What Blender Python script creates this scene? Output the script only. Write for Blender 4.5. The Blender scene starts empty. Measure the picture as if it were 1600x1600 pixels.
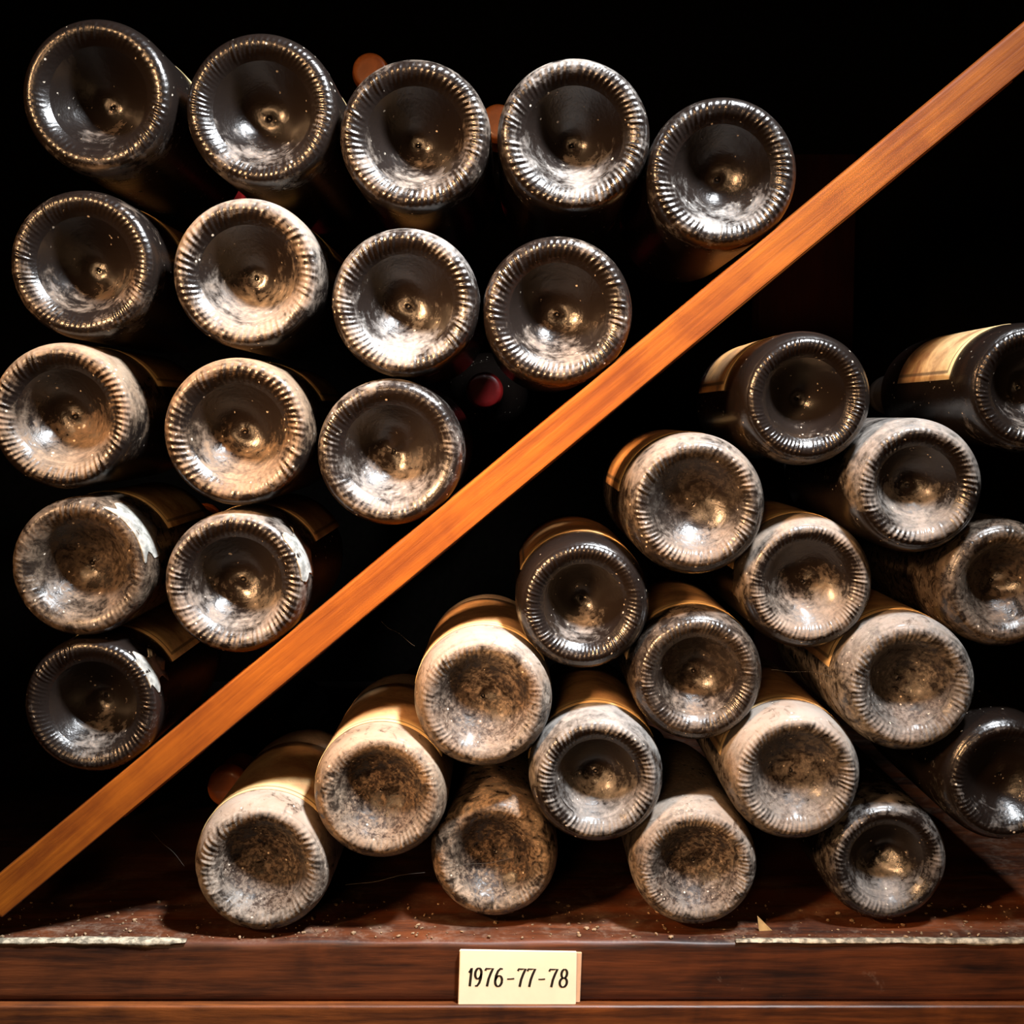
import bpy, bmesh, math, random
from mathutils import Vector, Matrix

random.seed(11)
S = bpy.context.scene
COL = S.collection

# ------------------------------------------------------------------ camera
PITCH = math.atan(150 / 1931.0)
CAM = Vector((0.0, -0.70, 0.45))
cd = bpy.data.cameras.new('camera')
cd.sensor_width = 36
cd.lens = 1931 / 1600 * 36
cd.clip_start = 0.01
cam = bpy.data.objects.new('camera', cd)
cam.location = CAM
cam.rotation_euler = (math.pi / 2 - PITCH, 0, 0)
COL.objects.link(cam)
S.camera = cam

# ------------------------------------------------------------------ world, lamps, exposure
w = bpy.data.worlds.new('world')
S.world = w
w.use_nodes = True
w.node_tree.nodes['Background'].inputs[0].default_value = (0.9, 0.95, 1.0, 1)
w.node_tree.nodes['Background'].inputs[1].default_value = 0.004


def area_lamp(name, loc, aim, power, color, size, spread=180):
    l = bpy.data.lights.new(name, 'AREA')
    l.shape = 'DISK'
    l.size = size
    l.energy = power
    l.color = color
    l.spread = math.radians(spread)
    o = bpy.data.objects.new(name, l)
    o.location = loc
    o.rotation_euler = (Vector(aim) - Vector(loc)).to_track_quat('-Z', 'Y').to_euler()
    COL.objects.link(o)
    return o


area_lamp('cool_ceiling_lamp', (0.32, -0.30, 1.14), (-0.14, 0.0, 0.34), 11.5, (0.92, 0.96, 1.0), 0.11, 70)
area_lamp('warm_cellar_lamp', (-0.70, -0.75, 0.85), (-0.04, 0.0, 0.43), 2.6, (1.0, 0.56, 0.27), 0.22, 30)
area_lamp('warm_front_fill', (-0.40, -1.9, 0.72), (0.05, 0.0, 0.42), 1.9, (1.0, 0.58, 0.28), 0.35, 60)  # added frontal fill, lifts the labels of the lower stack

S.view_settings.view_transform = 'Standard'
S.view_settings.look = 'None'
S.view_settings.gamma = 1
S.view_settings.use_curve_mapping = False
S.view_settings.exposure = -0.65


# ------------------------------------------------------------------ helpers
def at(px, py, Y=0.0):
    """point of the plane y = Y that the photograph shows at pixel (px, py)"""
    x = (px - 800) / 1931.0
    y = -(py - 800) / 1931.0
    c, s = math.cos(PITCH), math.sin(PITCH)
    d = Vector((x, c + y * s, -s + y * c))
    return CAM + d * ((Y - CAM.y) / d.y)


def tag(o, label=None, cat=None, group=None, kind=None):
    for k, v in (('label', label), ('category', cat), ('group', group), ('kind', kind)):
        if v:
            o[k] = v
    return o


def empty(name, loc):
    o = bpy.data.objects.new(name, None)
    o.empty_display_size = 0.02
    o.location = loc
    COL.objects.link(o)
    return o


def link(name, me, mat, parent=None):
    o = bpy.data.objects.new(name, me)
    if mat and not me.materials:
        me.materials.append(mat)
    COL.objects.link(o)
    if parent:
        o.parent = parent
    return o


def mesh_of(name, bm, smooth=True):
    me = bpy.data.meshes.new(name)
    bmesh.ops.recalc_face_normals(bm, faces=bm.faces)
    for f in bm.faces:
        f.smooth = smooth
    bm.to_mesh(me)
    bm.free()
    return me


def box_bm(x0, x1, y0, y1, z0, z1, bevel=0.0, seg=2, cuts=0):
    bm = bmesh.new()
    bmesh.ops.create_cube(bm, size=1)
    for v in bm.verts:
        v.co = Vector(((x0 + x1) / 2 + v.co.x * (x1 - x0), (y0 + y1) / 2 + v.co.y * (y1 - y0), (z0 + z1) / 2 + v.co.z * (z1 - z0)))
    if bevel:
        bmesh.ops.bevel(bm, geom=bm.edges[:], offset=bevel, segments=seg, affect='EDGES', profile=0.6)
    return bm


# ------------------------------------------------------------------ node helpers
class NT:
    def __init__(self, name):
        self.m = bpy.data.materials.new(name)
        self.m.use_nodes = True
        self.t = self.m.node_tree
        self.b = self.t.nodes['Principled BSDF']

    def n(self, typ, **kw):
        nd = self.t.nodes.new(typ)
        for k, v in kw.items():
            setattr(nd, k, v)
        return nd

    def put(self, sock, v):
        if hasattr(v, 'is_linked'):
            self.t.links.new(v, sock)
        else:
            sock.default_value = v

    def math(self, op, a, b=0.0, c=0.0, clamp=False):
        nd = self.n('ShaderNodeMath', operation=op)
        nd.use_clamp = clamp
        for i, v in enumerate((a, b, c)):
            self.put(nd.inputs[i], v)
        return nd.outputs[0]

    def vmath(self, op, a, b=(0, 0, 0), scale=None):
        nd = self.n('ShaderNodeVectorMath', operation=op)
        self.put(nd.inputs[0], a)
        self.put(nd.inputs[1], b)
        if scale is not None:
            self.put(nd.inputs['Scale'], scale)
        return nd.outputs[0]

    def noise(self, vec, scale, detail=4, rough=0.55, dist=0.0):
        nd = self.n('ShaderNodeTexNoise')
        self.put(nd.inputs['Vector'], vec)
        self.put(nd.inputs['Scale'], scale)
        nd.inputs['Detail'].default_value = detail
        nd.inputs['Roughness'].default_value = rough
        nd.inputs['Distortion'].default_value = dist
        return nd.outputs['Fac']

    def ramp(self, v, a, b, lo=0.0, hi=1.0):
        nd = self.n('ShaderNodeMapRange', interpolation_type='SMOOTHSTEP')
        self.put(nd.inputs[0], v)
        for i, x in enumerate((a, b, lo, hi)):
            self.put(nd.inputs[i + 1], x)
        return nd.outputs[0]

    def mix(self, f, a, b):
        nd = self.n('ShaderNodeMix', data_type='RGBA')
        self.put(nd.inputs[0], f)
        self.put(nd.inputs[6], a)
        self.put(nd.inputs[7], b)
        return nd.outputs[2]

    def bump(self, h, strength, dist):
        nd = self.n('ShaderNodeBump')
        nd.inputs['Strength'].default_value = strength
        nd.inputs['Distance'].default_value = dist
        self.put(nd.inputs['Height'], h)
        self.put(self.b.inputs['Normal'], nd.outputs[0])


# ------------------------------------------------------------------ materials
def dusty_glass():
    """dark bottle glass under cellar dust, with top light and depth shade put into the film; the object colour holds dust amount, dust tint, seed and dirt clots"""
    k = NT('dusty_bottle_glass')
    oi = k.n('ShaderNodeObjectInfo')
    sc = k.n('ShaderNodeSeparateColor')
    k.put(sc.inputs[0], oi.outputs['Color'])
    dust, tint, seed = sc.outputs
    clot = oi.outputs['Alpha']
    co = k.n('ShaderNodeTexCoord').outputs['Object']
    off = k.vmath('SCALE', (3.1, 1.7, 2.3), scale=seed)
    p = k.vmath('ADD', co, off)
    sx = k.n('ShaderNodeSeparateXYZ')
    k.put(sx.inputs[0], co)
    r = k.math('SQRT', k.math('ADD', k.math('MULTIPLY', sx.outputs[0], sx.outputs[0]), k.math('MULTIPLY', sx.outputs[2], sx.outputs[2])))
    rr = k.math('MAXIMUM', r, 0.0005)
    cx = k.n('ShaderNodeCombineXYZ')
    k.put(cx.inputs[0], k.math('MULTIPLY', k.math('DIVIDE', sx.outputs[0], rr), 1.3))
    k.put(cx.inputs[1], k.math('MULTIPLY', k.math('DIVIDE', sx.outputs[2], rr), 1.3))
    k.put(cx.inputs[2], k.math('ADD', k.math('MULTIPLY', r, 320.0), k.math('MULTIPLY', seed, 60.0)))
    streak = k.noise(cx.outputs[0], 1.6, 3, 0.6)
    big = k.noise(p, 42, 5, 0.6, 0.5)
    fine = k.noise(p, 420, 4, 0.65)
    mid = k.noise(p, 130, 5, 0.62, 0.8)
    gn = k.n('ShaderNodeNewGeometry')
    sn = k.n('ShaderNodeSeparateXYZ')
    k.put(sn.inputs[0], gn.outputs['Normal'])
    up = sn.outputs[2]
    v = k.math('ADD', k.math('MULTIPLY', big, 1.15), k.math('MULTIPLY', mid, 0.85))
    v = k.math('ADD', v, k.math('MULTIPLY', streak, 0.60))
    v = k.math('ADD', v, k.math('MULTIPLY', fine, 0.45))
    v = k.math('SUBTRACT', v, 0.60)
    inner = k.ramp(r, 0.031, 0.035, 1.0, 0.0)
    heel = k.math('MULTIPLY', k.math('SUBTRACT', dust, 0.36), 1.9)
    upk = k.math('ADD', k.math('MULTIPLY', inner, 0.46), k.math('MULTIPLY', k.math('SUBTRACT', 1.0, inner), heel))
    v = k.math('ADD', v, k.math('MULTIPLY', up, upk))  # settled dust, plus top light put into the film by facing
    v = k.math('ADD', v, k.ramp(r, 0.024, 0.033, 0.0, 0.12))
    v = k.math('SUBTRACT', v, k.ramp(sx.outputs[1], 0.012, 0.05, 0.0, 0.30))  # depth shade put into the film: bodies darken into the stack
    v = k.math('ADD', v, k.math('MULTIPLY', dust, 0.9))
    film = k.ramp(v, 1.36, 2.15)
    film = k.math('MAXIMUM', film, k.math('MULTIPLY', k.math('SUBTRACT', clot, 0.32, clamp=True), k.math('MULTIPLY', k.ramp(fine, 0.3, 0.7, 0.5, 1.5), k.ramp(mid, 0.36, 0.62, 0.1, 1.5))), clamp=True)
    # brown clots of dirt, weighted to darken the punt centre
    cl = k.ramp(k.math('ADD', k.math('ADD', k.math('MULTIPLY', mid, 0.9), k.math('MULTIPLY', big, 0.5)), k.ramp(r, 0.016, 0.032, 0.20, -0.14)), 0.60, 0.76)
    vo = k.n('ShaderNodeTexVoronoi')
    k.put(vo.inputs['Vector'], p)
    vo.inputs['Scale'].default_value = 230
    speck = k.math('MULTIPLY', k.ramp(vo.outputs['Distance'], 0.20, 0.10), k.ramp(mid, 0.56, 0.62))
    dcol = k.mix(tint, (0.29, 0.285, 0.275, 1), (0.32, 0.21, 0.12, 1))
    dcol = k.mix(k.math('MULTIPLY', k.ramp(big, 0.40, 0.70), k.math('ADD', 0.25, k.math('MULTIPLY', tint, 0.6))), dcol, (0.20, 0.125, 0.078, 1))
    dcol = k.mix(k.math('MULTIPLY', cl, k.math('MULTIPLY', clot, k.ramp(fine, 0.35, 0.62, 1.15, 0.55), clamp=True)), dcol, (0.030, 0.015, 0.008, 1))
    col = k.mix(k.math('MULTIPLY', film, 0.92), (0.008, 0.0055, 0.0045, 1), dcol)
    col = k.mix(speck, col, (0.6, 0.52, 0.42, 1))
    k.put(k.b.inputs['Base Color'], col)
    k.put(k.b.inputs['Roughness'], k.ramp(film, 0.0, 0.6, 0.25, 0.62))
    k.put(k.b.inputs['Specular IOR Level'], k.ramp(film, 0.1, 0.8, 0.42, 0.15))
    k.put(k.b.inputs['Coat Weight'], k.math('SUBTRACT', 0.26, k.math('MULTIPLY', clot, 0.27), clamp=True))
    k.b.inputs['Coat Roughness'].default_value = 0.18
    h = k.math('ADD', k.math('MULTIPLY', fine, 0.5), k.math('ADD', k.math('MULTIPLY', mid, 0.8), k.math('MULTIPLY', streak, 0.25)))
    k.bump(h, 0.35, 0.0012)
    return k.m


def label_paper():
    k = NT('aged_label_paper')
    oi = k.n('ShaderNodeObjectInfo')
    tc = k.n('ShaderNodeTexCoord')
    co = tc.outputs['Object']
    p = k.vmath('ADD', co, k.vmath('SCALE', (5, 3, 4), scale=oi.outputs['Random']))
    a = k.noise(p, 35, 5, 0.6, 0.6)
    b = k.noise(p, 260, 4, 0.6)
    uv = k.n('ShaderNodeSeparateXYZ')
    k.put(uv.inputs[0], tc.outputs['UV'])
    u, v = uv.outputs[0], uv.outputs[1]
    col = k.mix(k.ramp(a, 0.3, 0.7), oi.outputs['Color'], (0.26, 0.13, 0.05, 1))
    col = k.mix(k.math('MULTIPLY', k.ramp(b, 0.5, 0.75), 0.4), col, (0.10, 0.06, 0.035, 1))
    # pale printed margin at the foot of the label and a thin dark rule inside it
    edge = k.math('MINIMUM', k.math('MINIMUM', u, k.math('SUBTRACT', 1.0, u)), v)
    rule = k.math('MULTIPLY', k.ramp(edge, 0.035, 0.045), k.ramp(edge, 0.066, 0.056))
    k.put(k.b.inputs['Base Color'], k.mix(k.math('MULTIPLY', rule, 0.75), k.mix(k.math('MULTIPLY', k.ramp(v, 0.16, 0.07), 0.55), col, (0.55, 0.42, 0.20, 1)), (0.05, 0.03, 0.015, 1)))
    k.b.inputs['Roughness'].default_value = 0.75
    k.bump(b, 0.3, 0.0006)
    return k.m


def wood(name, light, dark, along, scale=1.0, rough=0.5, gloss=0.4, dust=None, fine=1.0):
    """along: vector that the grain runs along (object space)"""
    k = NT(name)
    co = k.n('ShaderNodeTexCoord').outputs['Object']
    mp = k.n('ShaderNodeMapping')
    k.put(mp.inputs[0], co)
    mp.inputs['Scale'].default_value = along
    p = mp.outputs[0]
    a = k.noise(p, 60 * scale, 5, 0.6, 0.6)
    b = k.noise(p, 260 * scale, 4, 0.65)
    c = k.noise(co, 14, 4, 0.6, 1.0)
    t = k.math('ADD', k.math('ADD', k.math('MULTIPLY', a, 0.7), k.math('MULTIPLY', b, 0.35 * fine)), k.math('MULTIPLY', c, 0.45))
    col = k.mix(k.ramp(t, 0.52, 1.0), dark, light)
    if dust:
        gn = k.n('ShaderNodeNewGeometry')
        sn = k.n('ShaderNodeSeparateXYZ')
        k.put(sn.inputs[0], gn.outputs['Normal'])
        d1 = k.noise(co, 45, 6, 0.68, 0.8)
        d2 = k.noise(co, 380, 4, 0.65)
        m = k.math('MULTIPLY', k.ramp(k.math('ADD', k.math('MULTIPLY', d1, 0.8), k.math('MULTIPLY', d2, 0.4)), 0.55, 0.85), k.ramp(sn.outputs[2], 0.5, 0.95))
        col = k.mix(k.math('MULTIPLY', m, dust), col, (0.20, 0.14, 0.10, 1))
        # stray dust smears on the front
        s = k.math('MULTIPLY', k.ramp(k.math('ADD', d1, k.math('MULTIPLY', d2, 0.3)), 0.80, 0.95), 0.35)
        col = k.mix(s, col, (0.24, 0.15, 0.10, 1))
    k.put(k.b.inputs['Base Color'], col)
    k.b.inputs['Roughness'].default_value = rough
    k.b.inputs['Specular IOR Level'].default_value = gloss
    k.bump(k.math('ADD', a, k.math('MULTIPLY', b, 0.6)), 0.25, 0.0012)
    return k.m


def plain(name, color, rough=0.6, spec=0.4, var=0.3, scale=120, coat=0.0):
    k = NT(name)
    co = k.n('ShaderNodeTexCoord').outputs['Object']
    a = k.noise(co, scale, 5, 0.6, 0.4)
    dk = tuple(c * (1 - var) for c in color[:3]) + (1,)
    k.put(k.b.inputs['Base Color'], k.mix(k.ramp(a, 0.35, 0.65), dk, color))
    k.b.inputs['Roughness'].default_value = rough
    k.b.inputs['Specular IOR Level'].default_value = spec
    k.b.inputs['Coat Weight'].default_value = coat
    k.bump(a, 0.2, 0.0008)
    return k.m


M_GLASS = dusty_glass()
M_LABEL = label_paper()
M_DIVIDER = wood('orange_divider_wood', (0.29, 0.080, 0.006, 1), (0.12, 0.026, 0.003, 1), (0.05, 1, 1), 2.2, 0.5, 0.22, fine=0.8)
M_SHELF = wood('dark_red_shelf_wood', (0.125, 0.032, 0.008, 1), (0.008, 0.0025, 0.0015, 1), (0.10, 1, 1.4), 1.1, 0.5, 0.4, dust=0.55)
M_MOULD = wood('red_moulding_wood', (0.22, 0.060, 0.012, 1), (0.025, 0.008, 0.004, 1), (0.08, 1, 1), 1.4, 0.45, 0.4)
M_POST = wood('dark_post_wood', (0.016, 0.003, 0.002, 1), (0.008, 0.002, 0.0015, 1), (1, 1, 0.1), 1.0, 0.8, 0.05)
M_WALL = plain('unlit_depth_black', (0.003, 0.0025, 0.002, 1), 0.95, 0.02)  # near-black tone stands for the unlit depth behind the bottles
M_PALE = plain('worn_pale_edge', (0.42, 0.35, 0.25, 1), 0.85, 0.2, 0.75, 220)
M_HEEL_PALE = plain('pale_heel_film', (0.30, 0.29, 0.26, 1), 0.8, 0.2, 0.6, 160)  # pale tone of the film over part of the heel
M_CARD = plain('cream_card', (1.0, 0.84, 0.60, 1), 0.75, 0.3, 0.05, 60)
M_CARD_BACK = plain('pinkish_card', (0.72, 0.44, 0.27, 1), 0.6, 0.3, 0.12, 60)
M_INK = plain('brown_black_ink', (0.020, 0.013, 0.007, 1), 0.6, 0.3)
M_CAPS = {'orange': plain('orange_capsule', (0.62, 0.16, 0.03, 1), 0.4, 0.5, 0.25, 90, 0.3),
          'red': plain('dark_red_capsule', (0.22, 0.010, 0.010, 1), 0.35, 0.5, 0.25, 90, 0.3),
          'black': plain('black_capsule', (0.012, 0.010, 0.009, 1), 0.5, 0.3, 0.25, 90)}
M_WEB = plain('cobweb_silk', (0.08, 0.068, 0.055, 1), 0.8, 0.2)
M_CRUMB = plain('dirt_crumb', (0.26, 0.17, 0.10, 1), 0.9, 0.1, 0.5)
M_SPLINTER = plain('pale_splinter', (0.42, 0.28, 0.12, 1), 0.8, 0.2, 0.4)

# ------------------------------------------------------------------ bottle meshes (R = 1 unit, scaled to metres by RB)
RB = 0.040
SEG = 96


def lathe(name, prof, seg, disp=None, cap=False):
    bm = bmesh.new()
    rings = []
    for i, (r, y) in enumerate(prof):
        if r < 1e-5:
            rings.append([bm.verts.new((0, y * RB, 0))])
            continue
        ring = []
        for s in range(seg):
            a = 2 * math.pi * s / seg
            q, yy = (disp(i, r, y, a) if disp else (r, y))
            ring.append(bm.verts.new((q * RB * math.cos(a), yy * RB, q * RB * math.sin(a))))
        rings.append(ring)
    for A, B in zip(rings, rings[1:]):
        for s in range(seg):
            t = (s + 1) % seg
            if len(A) == 1:
                bm.faces.new((A[0], B[s], B[t]))
            elif len(B) == 1:
                bm.faces.new((A[s], A[t], B[0]))
            else:
                bm.faces.new((A[s], A[t], B[t], B[s]))
    me = bpy.data.meshes.new(name)
    # every profile is walked so that the outside lies on the left of the walk
    for f in bm.faces:
        f.smooth = True
    bm.normal_update()
    bm.to_mesh(me)
    bm.free()
    return me


RING_PROF = [(.640, .118), (.670, .090), (.700, .065), (.730, .043), (.760, .026), (.790, .013), (.820, .004), (.850, .000), (.880, .005), (.905, .015), (.928, .030), (.948, .052)]


def ring_mesh(name, count, amp, wear, seed, q=1.0):
    rnd = random.Random(seed)
    ph = [rnd.uniform(0, 6.28) for _ in range(4)]
    jit = [rnd.uniform(0.2, 1.3) for _ in range(count)]

    def disp(i, r, y, a):
        t = (r - .675) / (.948 - .675)
        if t <= 0 or t >= 1:
            return r, y
        env = math.sin(math.pi * t) ** 0.6
        u = a / (2 * math.pi) * count + 0.25 * math.sin(3 * a + ph[0]) + 0.9 * t
        b = (0.5 + 0.5 * math.cos(2 * math.pi * u)) ** 1.3
        worn = 0.5 + 0.5 * math.sin(a * 2 + ph[1]) * math.sin(a + ph[2])
        k = amp * env * b * jit[int(round(u)) % count] * (1 - wear * worn)
        dr = (r - .80) / .15
        return r + k * 0.45 * max(0, dr), y - k * 0.9

    me = lathe(name, RING_PROF, count * 8, disp)
    for v in me.vertices:
        v.co.x *= q
        v.co.z *= q
    return me


def punt_mesh(name, depth, flat, nipple, wob, seed):
    rnd = random.Random(seed)
    p1, p2 = rnd.uniform(0, 6.28), rnd.uniform(0, 6.28)
    prof = []
    N = 22
    for i in range(N + 1):
        t = i / N
        r = .640 * t
        y = .118 + depth * (math.cos(math.pi / 2 * t ** flat)) ** 1.0
        if r < .16:
            y -= nipple * (0.5 + 0.5 * math.cos(math.pi * r / .16))
        prof.append((r if i else 0.0, y))

    def disp(i, r, y, a):
        if r > .62:
            return r, y
        e = math.sin(math.pi * r / .64)
        return r, y + wob * e * (math.sin(2 * a + p1 + 5 * r) + 0.6 * math.sin(3 * a + p2 - 8 * r))

    return lathe(name, prof, SEG, disp)


BODY_PROF = [(.948, .052), (.965, .080), (.980, .118), (.991, .170), (.998, .235), (1.0, .30), (1.0, .8), (1.0, 1.6), (1.0, 2.6), (1.0, 4.1), (.985, 4.35), (.93, 4.62), (.82, 4.88), (.66, 5.10), (.50, 5.30),
             (.41, 5.52), (.375, 5.8), (.36, 6.2), (.355, 7.0), (.36, 7.05), (.39, 7.07), (.39, 7.22), (.36, 7.25), (.355, 7.40), (.30, 7.42), (0, 7.42)]
SLOPE_PROF = [(.948, .052), (.965, .080), (.980, .118), (.991, .170), (.998, .235), (1.0, .30), (1.0, .8), (1.0, 1.6), (1.0, 2.6), (1.0, 3.5), (.985, 3.8), (.94, 4.15), (.86, 4.5), (.75, 4.85), (.63, 5.2),
              (.52, 5.52), (.44, 5.85), (.39, 6.2), (.36, 7.0), (.36, 7.05), (.40, 7.07), (.40, 7.20), (.36, 7.23), (.355, 7.40), (.30, 7.42), (0, 7.42)]
CAP_PROF = [(.380, 6.1), (.372, 6.5), (.376, 7.0), (.385, 7.04), (.412, 7.07), (.412, 7.22), (.385, 7.26), (.380, 7.42), (.34, 7.45), (.25, 7.455), (0, 7.455)]

def long_heel(prof):
    return [(.877, .052), (.905, .075), (.930, .110), (.955, .165), (.975, .235), (.988, .315), (.996, .400), (1.0, .50)] + [p for p in prof if p[1] > .6]


BODY = {'b': lathe('shouldered_body', BODY_PROF, SEG), 's': lathe('sloping_body', SLOPE_PROF, SEG),
        'bn': lathe('shouldered_body', long_heel(BODY_PROF), SEG), 'sn': lathe('sloping_body', long_heel(SLOPE_PROF), SEG)}
CAPS = {k: lathe('capsule_' + k, CAP_PROF, 48) for k in M_CAPS}
NARROW = 0.925
RINGS = [ring_mesh('ring_bold', 66, .019, .45, 3), ring_mesh('ring_fine', 76, .014, .5, 4), ring_mesh('ring_worn', 66, .014, .95, 5), ring_mesh('ring_coarse', 60, .020, .6, 6)]
RINGS_N = [ring_mesh('ring_bold', 66, .019, .45, 7, NARROW), ring_mesh('ring_fine', 76, .014, .5, 8, NARROW), ring_mesh('ring_worn', 66, .014, .95, 9, NARROW), ring_mesh('ring_coarse', 60, .020, .6, 10, NARROW)]
PUNTS = [punt_mesh('punt_deep', .62, 1.10, .015, .006, 1), punt_mesh('punt_medium', .46, 1.35, .02, .008, 2), punt_mesh('punt_shallow', .26, 1.5, .0, .012, 3), punt_mesh('punt_uneven', .48, 1.2, .0, .026, 4)]


def label_mesh(name, a0, a1, y0, y1):
    """curved sheet of paper round the bottle between two angles (0 = right, 90 = up)"""
    bm = bmesh.new()
    uvl = bm.loops.layers.uv.new('UVMap')
    na, ny = 30, 8
    rows = {}
    for lay, r in ((0, 1.003), (1, 1.011)):
        for i in range(na + 1):
            for j in range(ny + 1):
                a = math.radians(a0 + (a1 - a0) * i / na)
                y = y0 + (y1 - y0) * j / ny
                rows[lay, i, j] = bm.verts.new((r * RB * math.cos(a), y * RB, r * RB * math.sin(a)))

    def face(keys):
        f = bm.faces.new([rows[k] for k in keys])
        f.smooth = True
        for lp, k in zip(f.loops, keys):
            lp[uvl].uv = (k[1] / na, k[2] / ny)
    for i in range(na):
        for j in range(ny):
            face([(1, i, j), (1, i, j + 1), (1, i + 1, j + 1), (1, i + 1, j)])
            face([(0, i, j), (0, i + 1, j), (0, i + 1, j + 1), (0, i, j + 1)])
    for i in range(na):
        face([(0, i, 0), (1, i, 0), (1, i + 1, 0), (0, i + 1, 0)])
        face([(0, i, ny), (0, i + 1, ny), (1, i + 1, ny), (1, i, ny)])
    for j in range(ny):
        face([(0, 0, j), (0, 0, j + 1), (1, 0, j + 1), (1, 0, j)])
        face([(0, na, j), (1, na, j), (1, na, j + 1), (0, na, j + 1)])
    return mesh_of(name, bm)


def heel_patch_mesh(name, a0, a1, seed):
    """thin pale film over part of the heel, ragged outline"""
    rnd = random.Random(seed)
    P = [(.915, .018), (.935, .032), (.952, .055), (.968, .080), (.983, .118), (.994, .170), (1.001, .235), (1.003, .30), (1.003, .5), (1.003, .7)]
    na, nj = 34, len(P)
    ph = [rnd.uniform(0, 6.28) for _ in range(6)]
    bm = bmesh.new()
    g = {}
    for i in range(na + 1):
        for j in range(nj):
            t, u = i / na, j / (nj - 1)
            wob = 5 * math.sin(3 * u * 3 + ph[0]) + 3 * math.sin(11 * u + ph[1]) + rnd.uniform(-1, 1)
            a = math.radians(a0 + (a1 - a0) * t + wob * (1 - 2 * t))
            r, y = P[j]
            y *= 1 + 0.12 * math.sin(7 * t + ph[2]) + 0.08 * math.sin(17 * t + ph[3])
            for l, e in ((0, .0004), (1, .0022)):
                e = e if 0 < i < na and 0 < j < nj - 1 else .0006
                g[l, i, j] = bm.verts.new(((r + e) * RB * math.cos(a), (y - e) * RB, (r + e) * RB * math.sin(a)))
    for i in range(na):
        for j in range(nj - 1):
            bm.faces.new([g[k] for k in ((1, i, j), (1, i, j + 1), (1, i + 1, j + 1), (1, i + 1, j))])
            bm.faces.new([g[k] for k in ((0, i, j), (0, i + 1, j), (0, i + 1, j + 1), (0, i, j + 1))])
    bmesh.ops.remove_doubles(bm, verts=bm.verts, dist=1e-6)
    return mesh_of(name, bm)


LABELS = {}


def label_for(a0, a1, y0, y1):
    key = (a0, a1, y0, y1)
    if key not in LABELS:
        LABELS[key] = label_mesh('label_sheet', *key)
    return LABELS[key]


PROTO = {}


def bottle(px, py, rpx, Y, ring, punt, shape, dust, tint, clot, cap, lab, labcol, text, group, roll=None):
    p = at(px, py, 0.0)
    c = math.cos(PITCH)
    depth = (p - CAM).dot(Vector((0, math.cos(PITCH), -math.sin(PITCH))))
    R = rpx * depth / 1931.0
    t = empty('wine_bottle', (p.x, Y, p.z))
    t.scale = (R / RB,) * 3
    tag(t, text, 'bottle', group)
    seed = random.random()
    col = (dust, tint, seed, clot)
    roll = random.uniform(0, 6.28) if roll is None else roll
    low = group == GR
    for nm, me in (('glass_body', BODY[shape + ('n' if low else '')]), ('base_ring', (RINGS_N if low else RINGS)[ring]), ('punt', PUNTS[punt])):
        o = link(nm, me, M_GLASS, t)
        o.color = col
        if low and nm == 'punt':
            o.scale = (NARROW, 1, NARROW)
        o.rotation_euler = (0, roll, 0)
    link('capsule', CAPS[cap], M_CAPS[cap], t)
    if lab:
        o = link('paper_label', label_for(*lab), M_LABEL, t)
        o.color = labcol + (1,)
    return t


# ------------------------------------------------------------------ rack
GL = 'bottles stacked above the diagonal divider'
GR = 'bottles stacked below the diagonal divider'
FRONT = -0.004
Z_SHELF = at(800, 1466).z
x0, x1 = -0.46, 0.46
z_front_low = at(800, 1566, FRONT).z

shelf = empty('wine_shelf', (0, FRONT, z_front_low))
tag(shelf, 'dark red wooden shelf board with a worn front edge under the bottles', 'shelf')


def into(o, par):
    o.parent = par
    o.matrix_parent_inverse = Matrix.Translation(-par.location)
    return o


def shelf_board():
    bm = bmesh.new()
    # front edge and top gently uneven: profile swept along x
    N = 180
    prof_n = 11
    cols = []
    rnd = random.Random(2)
    ph = [rnd.uniform(0, 6.28) for _ in range(6)]
    for i in range(N + 1):
        x = x0 + (x1 - x0) * i / N
        dz = 0.0004 * math.sin(x * 40 + ph[0]) + 0.0003 * math.sin(x * 95 + ph[1])
        dy = 0.0005 * math.sin(x * 33 + ph[2]) + 0.0003 * math.sin(x * 120 + ph[3])
        pts = [(0.70, Z_SHELF), (0.03, Z_SHELF), (0.004, Z_SHELF - 0.0002 + dz * 0.5), (FRONT + 0.0022 + dy, Z_SHELF - 0.0006 + dz), (FRONT + 0.0006 + dy, Z_SHELF - 0.0016 + dz),
               (FRONT, Z_SHELF - 0.0036 + dz), (FRONT, Z_SHELF - 0.006), (FRONT, z_front_low + 0.006), (FRONT, z_front_low + 0.003), (FRONT + 0.002, z_front_low), (0.70, z_front_low)]
        cols.append([bm.verts.new((x, a, b)) for a, b in pts])
    for A, B in zip(cols, cols[1:]):
        for j in range(prof_n):
            k = (j + 1) % prof_n
            bm.faces.new((A[j], B[j], B[k], A[k]))
    bm.faces.new(cols[0])
    bm.faces.new(list(reversed(cols[-1])))
    me = mesh_of('shelf_board', bm)
    return me


into(link('shelf_board', shelf_board(), M_SHELF), shelf)


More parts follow.
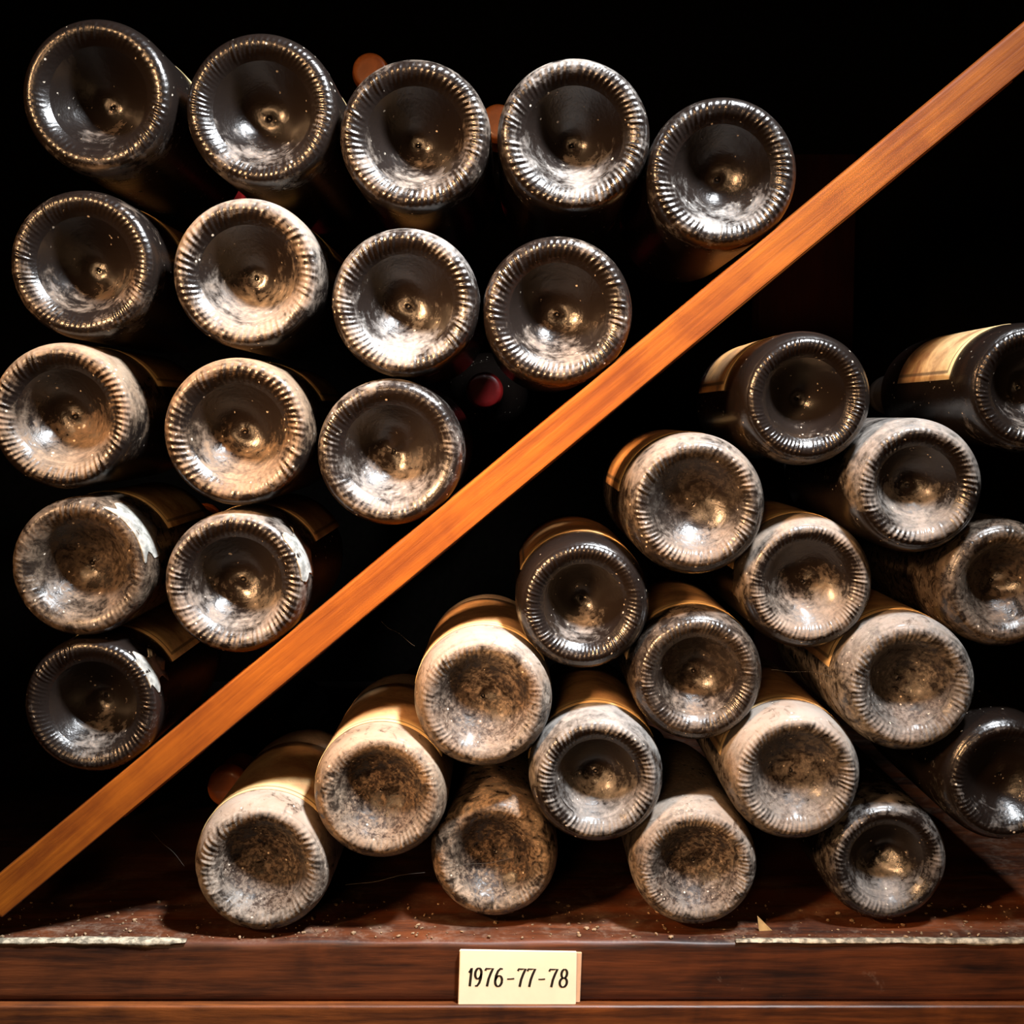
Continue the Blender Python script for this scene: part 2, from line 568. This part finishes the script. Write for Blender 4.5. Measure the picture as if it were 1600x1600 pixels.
def pale_strip(pa, pb, seed, h0, h1):
    """worn pale sliver along the front arris of the shelf, ragged outline, half a millimetre thick"""
    rnd = random.Random(seed)
    bm = bmesh.new()
    xa, xb = at(pa, 1466, FRONT).x, at(pb, 1466, FRONT).x
    N = 160
    cols = []
    ph = [rnd.uniform(0, 6.28) for _ in range(8)]

    def wv(x, o):
        return 1 + 0.30 * math.sin(x * 70 + ph[o]) + 0.22 * math.sin(x * 190 + ph[o + 1]) + 0.15 * math.sin(x * 520 + ph[o + 2]) + rnd.uniform(-.1, .1)
    for i in range(N + 1):
        t = i / N
        x = xa + (xb - xa) * t
        e = min(1, 12 * t + 0.15, 12 * (1 - t) + 0.15)
        h = (h0 + (h1 - h0) * t) * wv(x, 0) * e
        d = (h0 + (h1 - h0) * t) * wv(x, 3) * 1.2 * e
        top = Z_SHELF + 0.0003 + 0.0004 * e
        pts = [(FRONT + 0.003 + d, Z_SHELF - 0.0005), (FRONT + 0.003 + d * 0.9, top - 0.0003), (FRONT + 0.001, top), (FRONT - 0.0007, top - 0.0012), (FRONT - 0.0008, Z_SHELF - h), (FRONT + 0.001, Z_SHELF - h - 0.0004)]
        cols.append([bm.verts.new((x, a, b)) for a, b in pts])
    for A, B in zip(cols, cols[1:]):
        for j in range(6):
            k = (j + 1) % 6
            bm.faces.new((A[j], B[j], B[k], A[k]))
    bm.faces.new(cols[0])
    bm.faces.new(list(reversed(cols[-1])))
    return mesh_of('pale_edge', bm)


o = into(link('worn_edge', pale_strip(-60, 290, 5, 0.0012, 0.0022), M_PALE), shelf)
o['label'] = 'pale worn stretch of the shelf edge'
o = into(link('worn_edge', pale_strip(1150, 1680, 8, 0.0006, 0.0018), M_PALE), shelf)
o['label'] = 'pale worn stretch of the shelf edge'

zt = at(800, 1572, FRONT - 0.005).z
mould = link('moulding', mesh_of('moulding', box_bm(x0, x1, FRONT - 0.005, 0.02, zt - 0.05, zt, 0.002, 3), False), M_MOULD)
into(mould, shelf)
mould['label'] = 'redder moulding strip under the shelf front'


def divider():
    """board standing in depth on the diagonal; its long axis is local x"""
    a, b = at(-30, 1365 + .831 * 30), at(1760, 1365 - .831 * 1760)
    d = (b - a)
    L = d.length
    ang = math.atan2(d.z, d.x)
    th = at(0, 0).z - at(0, 77 * math.cos(math.atan(.828))).z
    t = empty('diagonal_divider', a)
    t.rotation_euler = (0, -ang, 0)
    tag(t, 'orange-brown wooden slat running diagonally between the two stacks of bottles', 'divider')
    link('front_slat', mesh_of('front_slat', box_bm(0, L, FRONT, 0.034, -th, 0, 0.0014, 3), False), M_DIVIDER, t)
    link('rear_slat', mesh_of('rear_slat', box_bm(0, L, 0.20, 0.235, -th - 0.011, -0.011, 0.0014, 3), False), M_DIVIDER, t)
    return t


divider()

# plaque -----------------------------------------------------------------------------------------------------------------
pl = empty('year_plaque', at(812, 1570, FRONT - 0.001))
tag(pl, 'small cream plaque reading 1976-77-78 on the shelf front', 'plaque')


def quad_slab(pts, y0, y1, bev):
    bm = bmesh.new()
    A = [bm.verts.new((p.x, y0, p.z)) for p in pts]
    B = [bm.verts.new((p.x, y1, p.z)) for p in pts]
    bm.faces.new(A)
    bm.faces.new(list(reversed(B)))
    for i in range(4):
        j = (i + 1) % 4
        bm.faces.new((A[i], B[i], B[j], A[j]))
    bmesh.ops.bevel(bm, geom=bm.edges[:], offset=bev, segments=2, affect='EDGES')
    return mesh_of('slab', bm, False)


yb = FRONT - 0.0003
back = into(link('backing_card', quad_slab([at(718, 1484, yb), at(909, 1487, yb), at(906, 1565, yb), at(717, 1568, yb)], yb - 0.0012, yb, 0.0003), M_CARD_BACK), pl)
back['label'] = 'pinkish backing card showing at the right edge'
yf = yb - 0.0013
into(link('face_card', quad_slab([at(718.5, 1482.5, yf), at(901, 1485.5, yf), at(899.5, 1569, yf), at(715.5, 1570.5, yf)], yf - 0.0011, yf, 0.0004), M_CARD), pl)


def arc(cx, cy, rx, ry, a0, a1, n=14):
    return [(cx + rx * math.cos(math.radians(a0 + (a1 - a0) * i / n)), cy + ry * math.sin(math.radians(a0 + (a1 - a0) * i / n))) for i in range(n + 1)]


GLYPH = {'1': [[(.18, .74), (.34, .84), (.46, 1.0), (.46, .5), (.46, 0)]],
         '9': [arc(.42, .70, .30, .29, 0, 360, 20), [(.72, .70), (.71, .45), (.62, .2), (.44, .03), (.22, .02)]],
         '7': [[(.08, .86), (.12, .97), (.5, .97), (.80, .98), (.62, .70), (.48, .4), (.40, 0)]],
         '6': [arc(.45, .30, .31, .29, 0, 360, 20), [(.14, .32), (.17, .6), (.3, .85), (.5, .98), (.72, .96)]],
         '8': [arc(.44, .74, .24, .24, 90, 450, 18), arc(.44, .26, .31, .25, 90, 450, 20)],
         '-': [[(.1, .42), (.45, .42), (.8, .44)]]}
SPOTS = [('1', 730, 12), ('9', 740, 16), ('7', 756, 16), ('6', 772, 17), ('-', 791, 16), ('7', 807, 16), ('7', 822, 16), ('-', 840, 15), ('7', 856, 17), ('8', 873, 18)]


def lettering():
    bm = bmesh.new()
    ys = yf - 0.0012
    for ch, lx, wd in SPOTS:
        for st in GLYPH[ch]:
            P = []
            for (u, v) in st:
                xx = lx + u * wd + (v - .5) * 3.2
                yy = 1542 - v * 28.5 + (lx - 810) * 0.012
                P.append(Vector((xx, yy)))
            L, Rr = [], []
            for i, q in enumerate(P):
                t = (P[min(i + 1, len(P) - 1)] - P[max(i - 1, 0)])
                if t.length < 1e-6:
                    t = Vector((1, 0))
                t.normalize()
                wdt = 1.0 + 1.0 * abs(t.y)
                nn = Vector((-t.y, t.x)) * wdt
                L.append(at(*(q + nn), ys))
                Rr.append(at(*(q - nn), ys))
            f0 = [[bm.verts.new((p.x, ys, p.z)) for p in L], [bm.verts.new((p.x, ys, p.z)) for p in Rr]]
            f1 = [[bm.verts.new((p.x, ys + 0.00013, p.z)) for p in L], [bm.verts.new((p.x, ys + 0.00013, p.z)) for p in Rr]]
            for i in range(len(P) - 1):
                bm.faces.new((f0[0][i], f0[0][i + 1], f0[1][i + 1], f0[1][i]))
                bm.faces.new((f0[0][i], f1[0][i], f1[0][i + 1], f0[0][i + 1]))
                bm.faces.new((f0[1][i], f0[1][i + 1], f1[1][i + 1], f1[1][i]))
    return mesh_of('lettering', bm, False)


into(link('lettering', lettering(), M_INK), pl)['label'] = 'dark brown lettering 1976-77-78'

# ------------------------------------------------------------------ bottles
TAN, ORG, CRM, DIM = (0.55, 0.32, 0.14), (0.72, 0.35, 0.11), (0.72, 0.54, 0.28), (0.42, 0.29, 0.13)
LEFT_LAB = (22, 150, 1.35, 3.9)


def L(lo=1.35):
    return (26, 152, lo, lo + 2.5)


def Rl(lo=0.9, a0=28, a1=172):
    return (a0, a1, lo, lo + 2.6)


# px, py, radius px, depth, ring, punt, body, dust, tint, clot, capsule, label, label colour, description
ROWS = [
    # above the divider
    (145, 144, 121, .004, 2, 0, 'b', .14, .30, .2, 'red', L(1.6), DIM, 'nearly black clean-glass bottle at the left end of the top row', GL),
    (402, 164, 122, .008, 1, 1, 'b', .24, .15, .1, 'red', L(1.8), DIM, 'dark bottle second along the top row with faint silver haze in its punt', GL),
    (647, 208, 120, .002, 0, 0, 'b', .42, .35, .3, 'red', L(1.8), DIM, 'dusty bottle third along the top row beside the orange capsule', GL),
    (897.5, 209, 120.9, .000, 0, 0, 'b', .46, .15, .2, 'red', L(1.8), DIM, 'fourth bottle along the top row with silvery dust under its punt', GL),
    (1130.5, 268, 118.9, .000, 0, 1, 'b', .36, .05, .1, 'orange', None, TAN, 'steel-grey bottle resting highest on the diagonal divider', GL),
    (121, 410, 118, .006, 1, 0, 'b', .36, .55, .2, 'orange', L(1.5), DIM, 'brown-tinged dark bottle at the left end of the second row', GL),
    (382, 425, 119, .003, 3, 0, 'b', .60, .40, .2, 'red', L(1.8), CRM, 'pale dusty bottle second in the second row from the top', GL),
    (632, 471.5, 117.2, .000, 0, 1, 'b', .48, .12, .1, 'orange', L(1.6), TAN, 'silvery ridged bottle third in the second row from the top', GL),
    (872, 485, 119, .002, 0, 1, 'b', .38, .45, .2, 'red', None, TAN, 'dark brown bottle at the divider end of the second row', GL),
    (92, 650, 116, .002, 0, 1, 's', .62, .75, .3, 'red', L(1.5), DIM, 'golden dusty bottle cut by the left photo edge in the middle row', GL),
    (368, 675, 117, .000, 3, 1, 's', .56, .85, .3, 'red', L(1.7), DIM, 'golden brown dusty bottle in the middle of the third row', GL),
    (608.5, 707, 116, .000, 2, 3, 'b', .46, .20, .2, 'red', None, TAN, 'grey bottle with a swirled punt resting on the middle of the divider', GL),
    (121, 888, 110.8, .002, 2, 3, 's', .44, .75, .5, 'orange', L(1.35), CRM, 'brown bottle with a pale patch on its right heel', GL),
    (366, 912, 113, .000, 0, 1, 's', .50, .35, .2, 'orange', L(1.5), DIM, 'ridged grey-brown bottle on the divider in the fourth row', GL),
    (135, 1108, 108.8, .006, 1, 0, 's', .30, .30, .2, 'red', L(1.1), CRM, 'dim dark bottle lowest on the divider near its foot', GL),
    # below the divider
    (1262, 622, 107, .000, 1, 0, 'b', .06, .40, .0, 'black', Rl(1.35), ORG, 'shiny clean black bottle with an orange label at the top of the lower stack', GR),
    (1612, 605, 103, -.002, 0, 1, 'b', .24, .20, .1, 'black', Rl(.8), CRM, 'bottle cut by the right photo edge with a cream-edged gold label', GR),
    (1089, 790, 113.1, .000, 0, 2, 'b', .54, .40, .4, 'black', Rl(1.0), ORG, 'large dusty ridged bottle with an orange label just under the divider', GR),
    (1436.8, 760.7, 107.6, .000, 3, 1, 'b', .58, .20, .1, 'black', None, TAN, 'grey dusty bottle with a broad pale band below its punt at right', GR),
    (1271, 917, 108.1, .010, 1, 2, 'b', .60, .40, .1, 'black', Rl(.7), TAN, 'bottle with a nearly flat matt dusty base in the middle of the lower stack', GR),
    (1579, 917, 103.6, .006, 2, 3, 'b', .34, .60, .5, 'black', None, TAN, 'dark mottled bottle at the right photo edge below the grey banded one', GR),
    (913, 946.6, 107.6, .004, 1, 0, 'b', .26, .15, .2, 'black', Rl(.85, 22, 156), ORG, 'dark glossy bottle with an orange label left of the lower stack top', GR),
    (1094, 1063, 106.9, .006, 1, 1, 'b', .42, .50, .4, 'black', Rl(.7), TAN, 'brown bottle with a bright window glint in the heart of the lower stack', GR),
    (1424, 1073, 109.8, .000, 0, 1, 'b', .58, .20, .7, 'black', Rl(.7), TAN, 'silver-dusted bottle with dark dirt clots near the right side', GR),
    (754, 1096, 110.2, -.002, 2, 2, 's', .68, .45, .8, 'black', Rl(.6), TAN, 'thickly dusted bottle with a crusted brown punt below the divider middle', GR),
    (1245, 1215.5, 107.5, .000, 0, 2, 'b', .72, .30, .6, 'black', Rl(.7), TAN, 'pale dusty bottle with a cream ring right of the lower stack centre', GR),
    (933.6, 1219.6, 107, -.001, 0, 1, 'b', .58, .10, .3, 'black', Rl(.7), TAN, 'cool grey dusty bottle above the plaque with a white glint', GR),
    (592.8, 1242.6, 107, -.003, 2, 2, 's', .74, .70, .9, 'black', Rl(.45), TAN, 'tan encrusted bottle leaning second from the lower left of the stack', GR),
    (1578.7, 1221.7, 103.8, .002, 2, 2, 'b', .30, .0, .3, 'black', None, TAN, 'dark bluish bottle low at the right photo edge', GR),
    (771.5, 1354, 103.1, .012, 2, 2, 's', .46, .70, .9, 'black', None, TAN, 'dim brown bottle on the shelf directly above the plaque', GR),
    (1089, 1358.7, 101.2, .002, 1, 2, 's', .60, .40, .9, 'black', None, TAN, 'mottled bottle on the shelf right of the plaque with dark dirt patches', GR),
    (1396.6, 1359.4, 100.8, .010, 2, 3, 'b', .46, .10, .3, 'black', None, TAN, 'dim grey bottle lying furthest right on the shelf', GR),
    (407, 1356, 109.9, -.002, 3, 2, 's', .72, .50, .9, 'black', Rl(.5), DIM, 'crusty pale bottle at the left foot of the lower stack on the shelf', GR),
]
BOTTLES = [bottle(*a) for a in ROWS]
for idx, a0, a1 in ((12, 8, 62), (13, 2, 44), (14, 15, 48)):
    o = link('heel_patch', heel_patch_mesh('heel_patch', a0, a1, idx), M_HEEL_PALE, BOTTLES[idx])
    o['label'] = 'pale patch on the heel'


# bottles of the back row lie the other way round: only their capsules show
def back_bottle(px, py, Y, size, dip, cap, text):
    p = at(px, py, Y)
    q = 7.455 * RB * size
    t = empty('wine_bottle', (p.x, Y + q * math.cos(dip), p.z + q * math.sin(dip)))
    t.rotation_euler = (dip, 0, math.pi)
    t.scale = (size,) * 3
    tag(t, text, 'bottle', 'bottles of the back row showing their capsules')
    for nm, me in (('glass_body', BODY['b']), ('base_ring', RINGS[1]), ('punt', PUNTS[1])):
        o = link(nm, me, M_GLASS, t)
        o.color = (.3, .4, random.random(), .2)
    link('capsule', CAPS[cap], M_CAPS[cap], t)


back_bottle(578, 110, 0.40, 1, 0, 'orange', 'back bottle with an orange capsule peeping over the third top-row bottle')
back_bottle(778, 190, 0.40, 1, 0, 'orange', 'back bottle with an orange capsule between the third and fourth top-row bottles')
back_bottle(757, 610, 0.40, 1, 0, 'red', 'back bottle with a dark red capsule in the gap above the divider')
back_bottle(354, 1266, 0.15, 0.88, 0.03, 'orange', 'back bottle with an orange capsule left of the crusty shelf bottle')

# ------------------------------------------------------------------ back of the rack
yp = 0.55
a, b = at(1190, 240, yp), at(1340, 240, yp)
post = link('back_post', mesh_of('back_post', box_bm(a.x, b.x, yp, yp + 0.04, Z_SHELF, a.z, 0.002)), M_POST)
tag(post, 'dark reddish wooden post standing behind the divider', 'post')


def setting(name, x0, x1, y0, y1, z0, z1, mat):
    o = link(name, mesh_of(name, box_bm(x0, x1, y0, y1, z0, z1)), mat)
    o['kind'] = 'structure'


M_ROOM = plain('brown_cellar_plaster', (0.035, 0.024, 0.016, 1), 0.9, 0.1, 0.4, 8)
setting('wall_back', -1.6, 1.6, 0.70, 0.76, -0.7, 1.8, M_WALL)
setting('wall_front', -1.6, 1.6, -2.56, -2.5, -0.7, 1.8, M_ROOM)
setting('wall_left', -1.66, -1.6, -2.56, 0.76, -0.7, 1.8, M_ROOM)
setting('wall_right', 1.6, 1.66, -2.56, 0.76, -0.7, 1.8, M_ROOM)
setting('floor', -1.66, 1.66, -2.56, 0.76, -0.76, -0.7, M_ROOM)
setting('ceiling', -1.66, 1.66, -2.56, 0.76, 1.8, 1.86, M_ROOM)


# ------------------------------------------------------------------ dust bits and cobwebs
def web(points, text, rad=0.00011):
    """thin sagging thread as a three-sided tube"""
    P = []
    for i in range(17):
        t = i / 16
        q = points[0] * (1 - t) ** 2 + points[1] * 2 * t * (1 - t) + points[2] * t * t
        P.append(q + Vector((0, 0, 0.0006 * math.sin(9 * t + points[0].x * 50))))
    bm = bmesh.new()
    R = [[bm.verts.new(p + Vector((0, rad * math.cos(a), rad * math.sin(a)))) for a in (0.5, 2.6, 4.7)] for p in P]
    for A, B in zip(R, R[1:]):
        for j in range(3):
            bm.faces.new((A[j], A[(j + 1) % 3], B[(j + 1) % 3], B[j]))
    o = link('cobweb_thread', mesh_of('cobweb_thread', bm), M_WEB)
    tag(o, text, 'cobweb', 'cobweb threads between the bottles')


web([at(690, 1356, .004), at(730, 1353, .002), at(800, 1341, .004)], 'thin cobweb thread across the dim bottle above the plaque')
web([at(596, 972, .03), at(614, 985, .03), at(648, 1008, .02)], 'short cobweb thread under the middle of the divider')
web([at(236, 1300, .03), at(262, 1322, .03), at(288, 1352, .02)], 'cobweb thread in the dark left of the crusty shelf bottle')
web([at(540, 1384, .01), at(600, 1374, .01), at(664, 1362, .01)], 'cobweb thread low between the tan bottle and the shelf')
web([at(1205, 1048, .02), at(1240, 1046, .02), at(1300, 1056, .02)], 'cobweb thread in the gap under the flat matt base')

rnd = random.Random(21)
bm = bmesh.new()
for i in range(420):
    px = rnd.uniform(-20, 1620)
    y = FRONT + 0.004 + 0.055 * rnd.random() ** 1.6
    x = at(px, 1466, y).x
    s = 0.0004 + 0.0011 * rnd.random() ** 3
    res = bmesh.ops.create_icosphere(bm, subdivisions=1, radius=s)
    m = Matrix.Translation((x, y, Z_SHELF + s * 0.4)) @ Matrix.Rotation(rnd.uniform(0, 6), 4, 'Z') @ Matrix.Diagonal((rnd.uniform(.6, 1.8), rnd.uniform(.6, 1.3), rnd.uniform(.5, .9), 1))
    for v in res['verts']:
        v.co = m @ v.co + Vector((rnd.uniform(-.2, .2), rnd.uniform(-.2, .2), rnd.uniform(0, .2))) * s
o = link('dirt_crumbs', mesh_of('dirt_crumbs', bm, False), M_CRUMB)
tag(o, 'crumbs of dirt and dust lying along the shelf front', 'dirt', kind='stuff')

bm = bmesh.new()
q = at(1194, 1452, 0.010)
vs = [bm.verts.new((q.x + dx, q.y + dy, Z_SHELF + dz)) for dx, dy, dz in ((-.003, 0, 0), (.005, .001, 0), (.001, .003, .0), (-.004, .001, .009))]
for f in ((0, 1, 2), (0, 1, 3), (1, 2, 3), (2, 0, 3)):
    bm.faces.new([vs[i] for i in f])
o = link('wood_splinter', mesh_of('wood_splinter', bm, False), M_SPLINTER)
tag(o, 'small pale splinter standing on the shelf right of the mottled bottle', 'splinter')
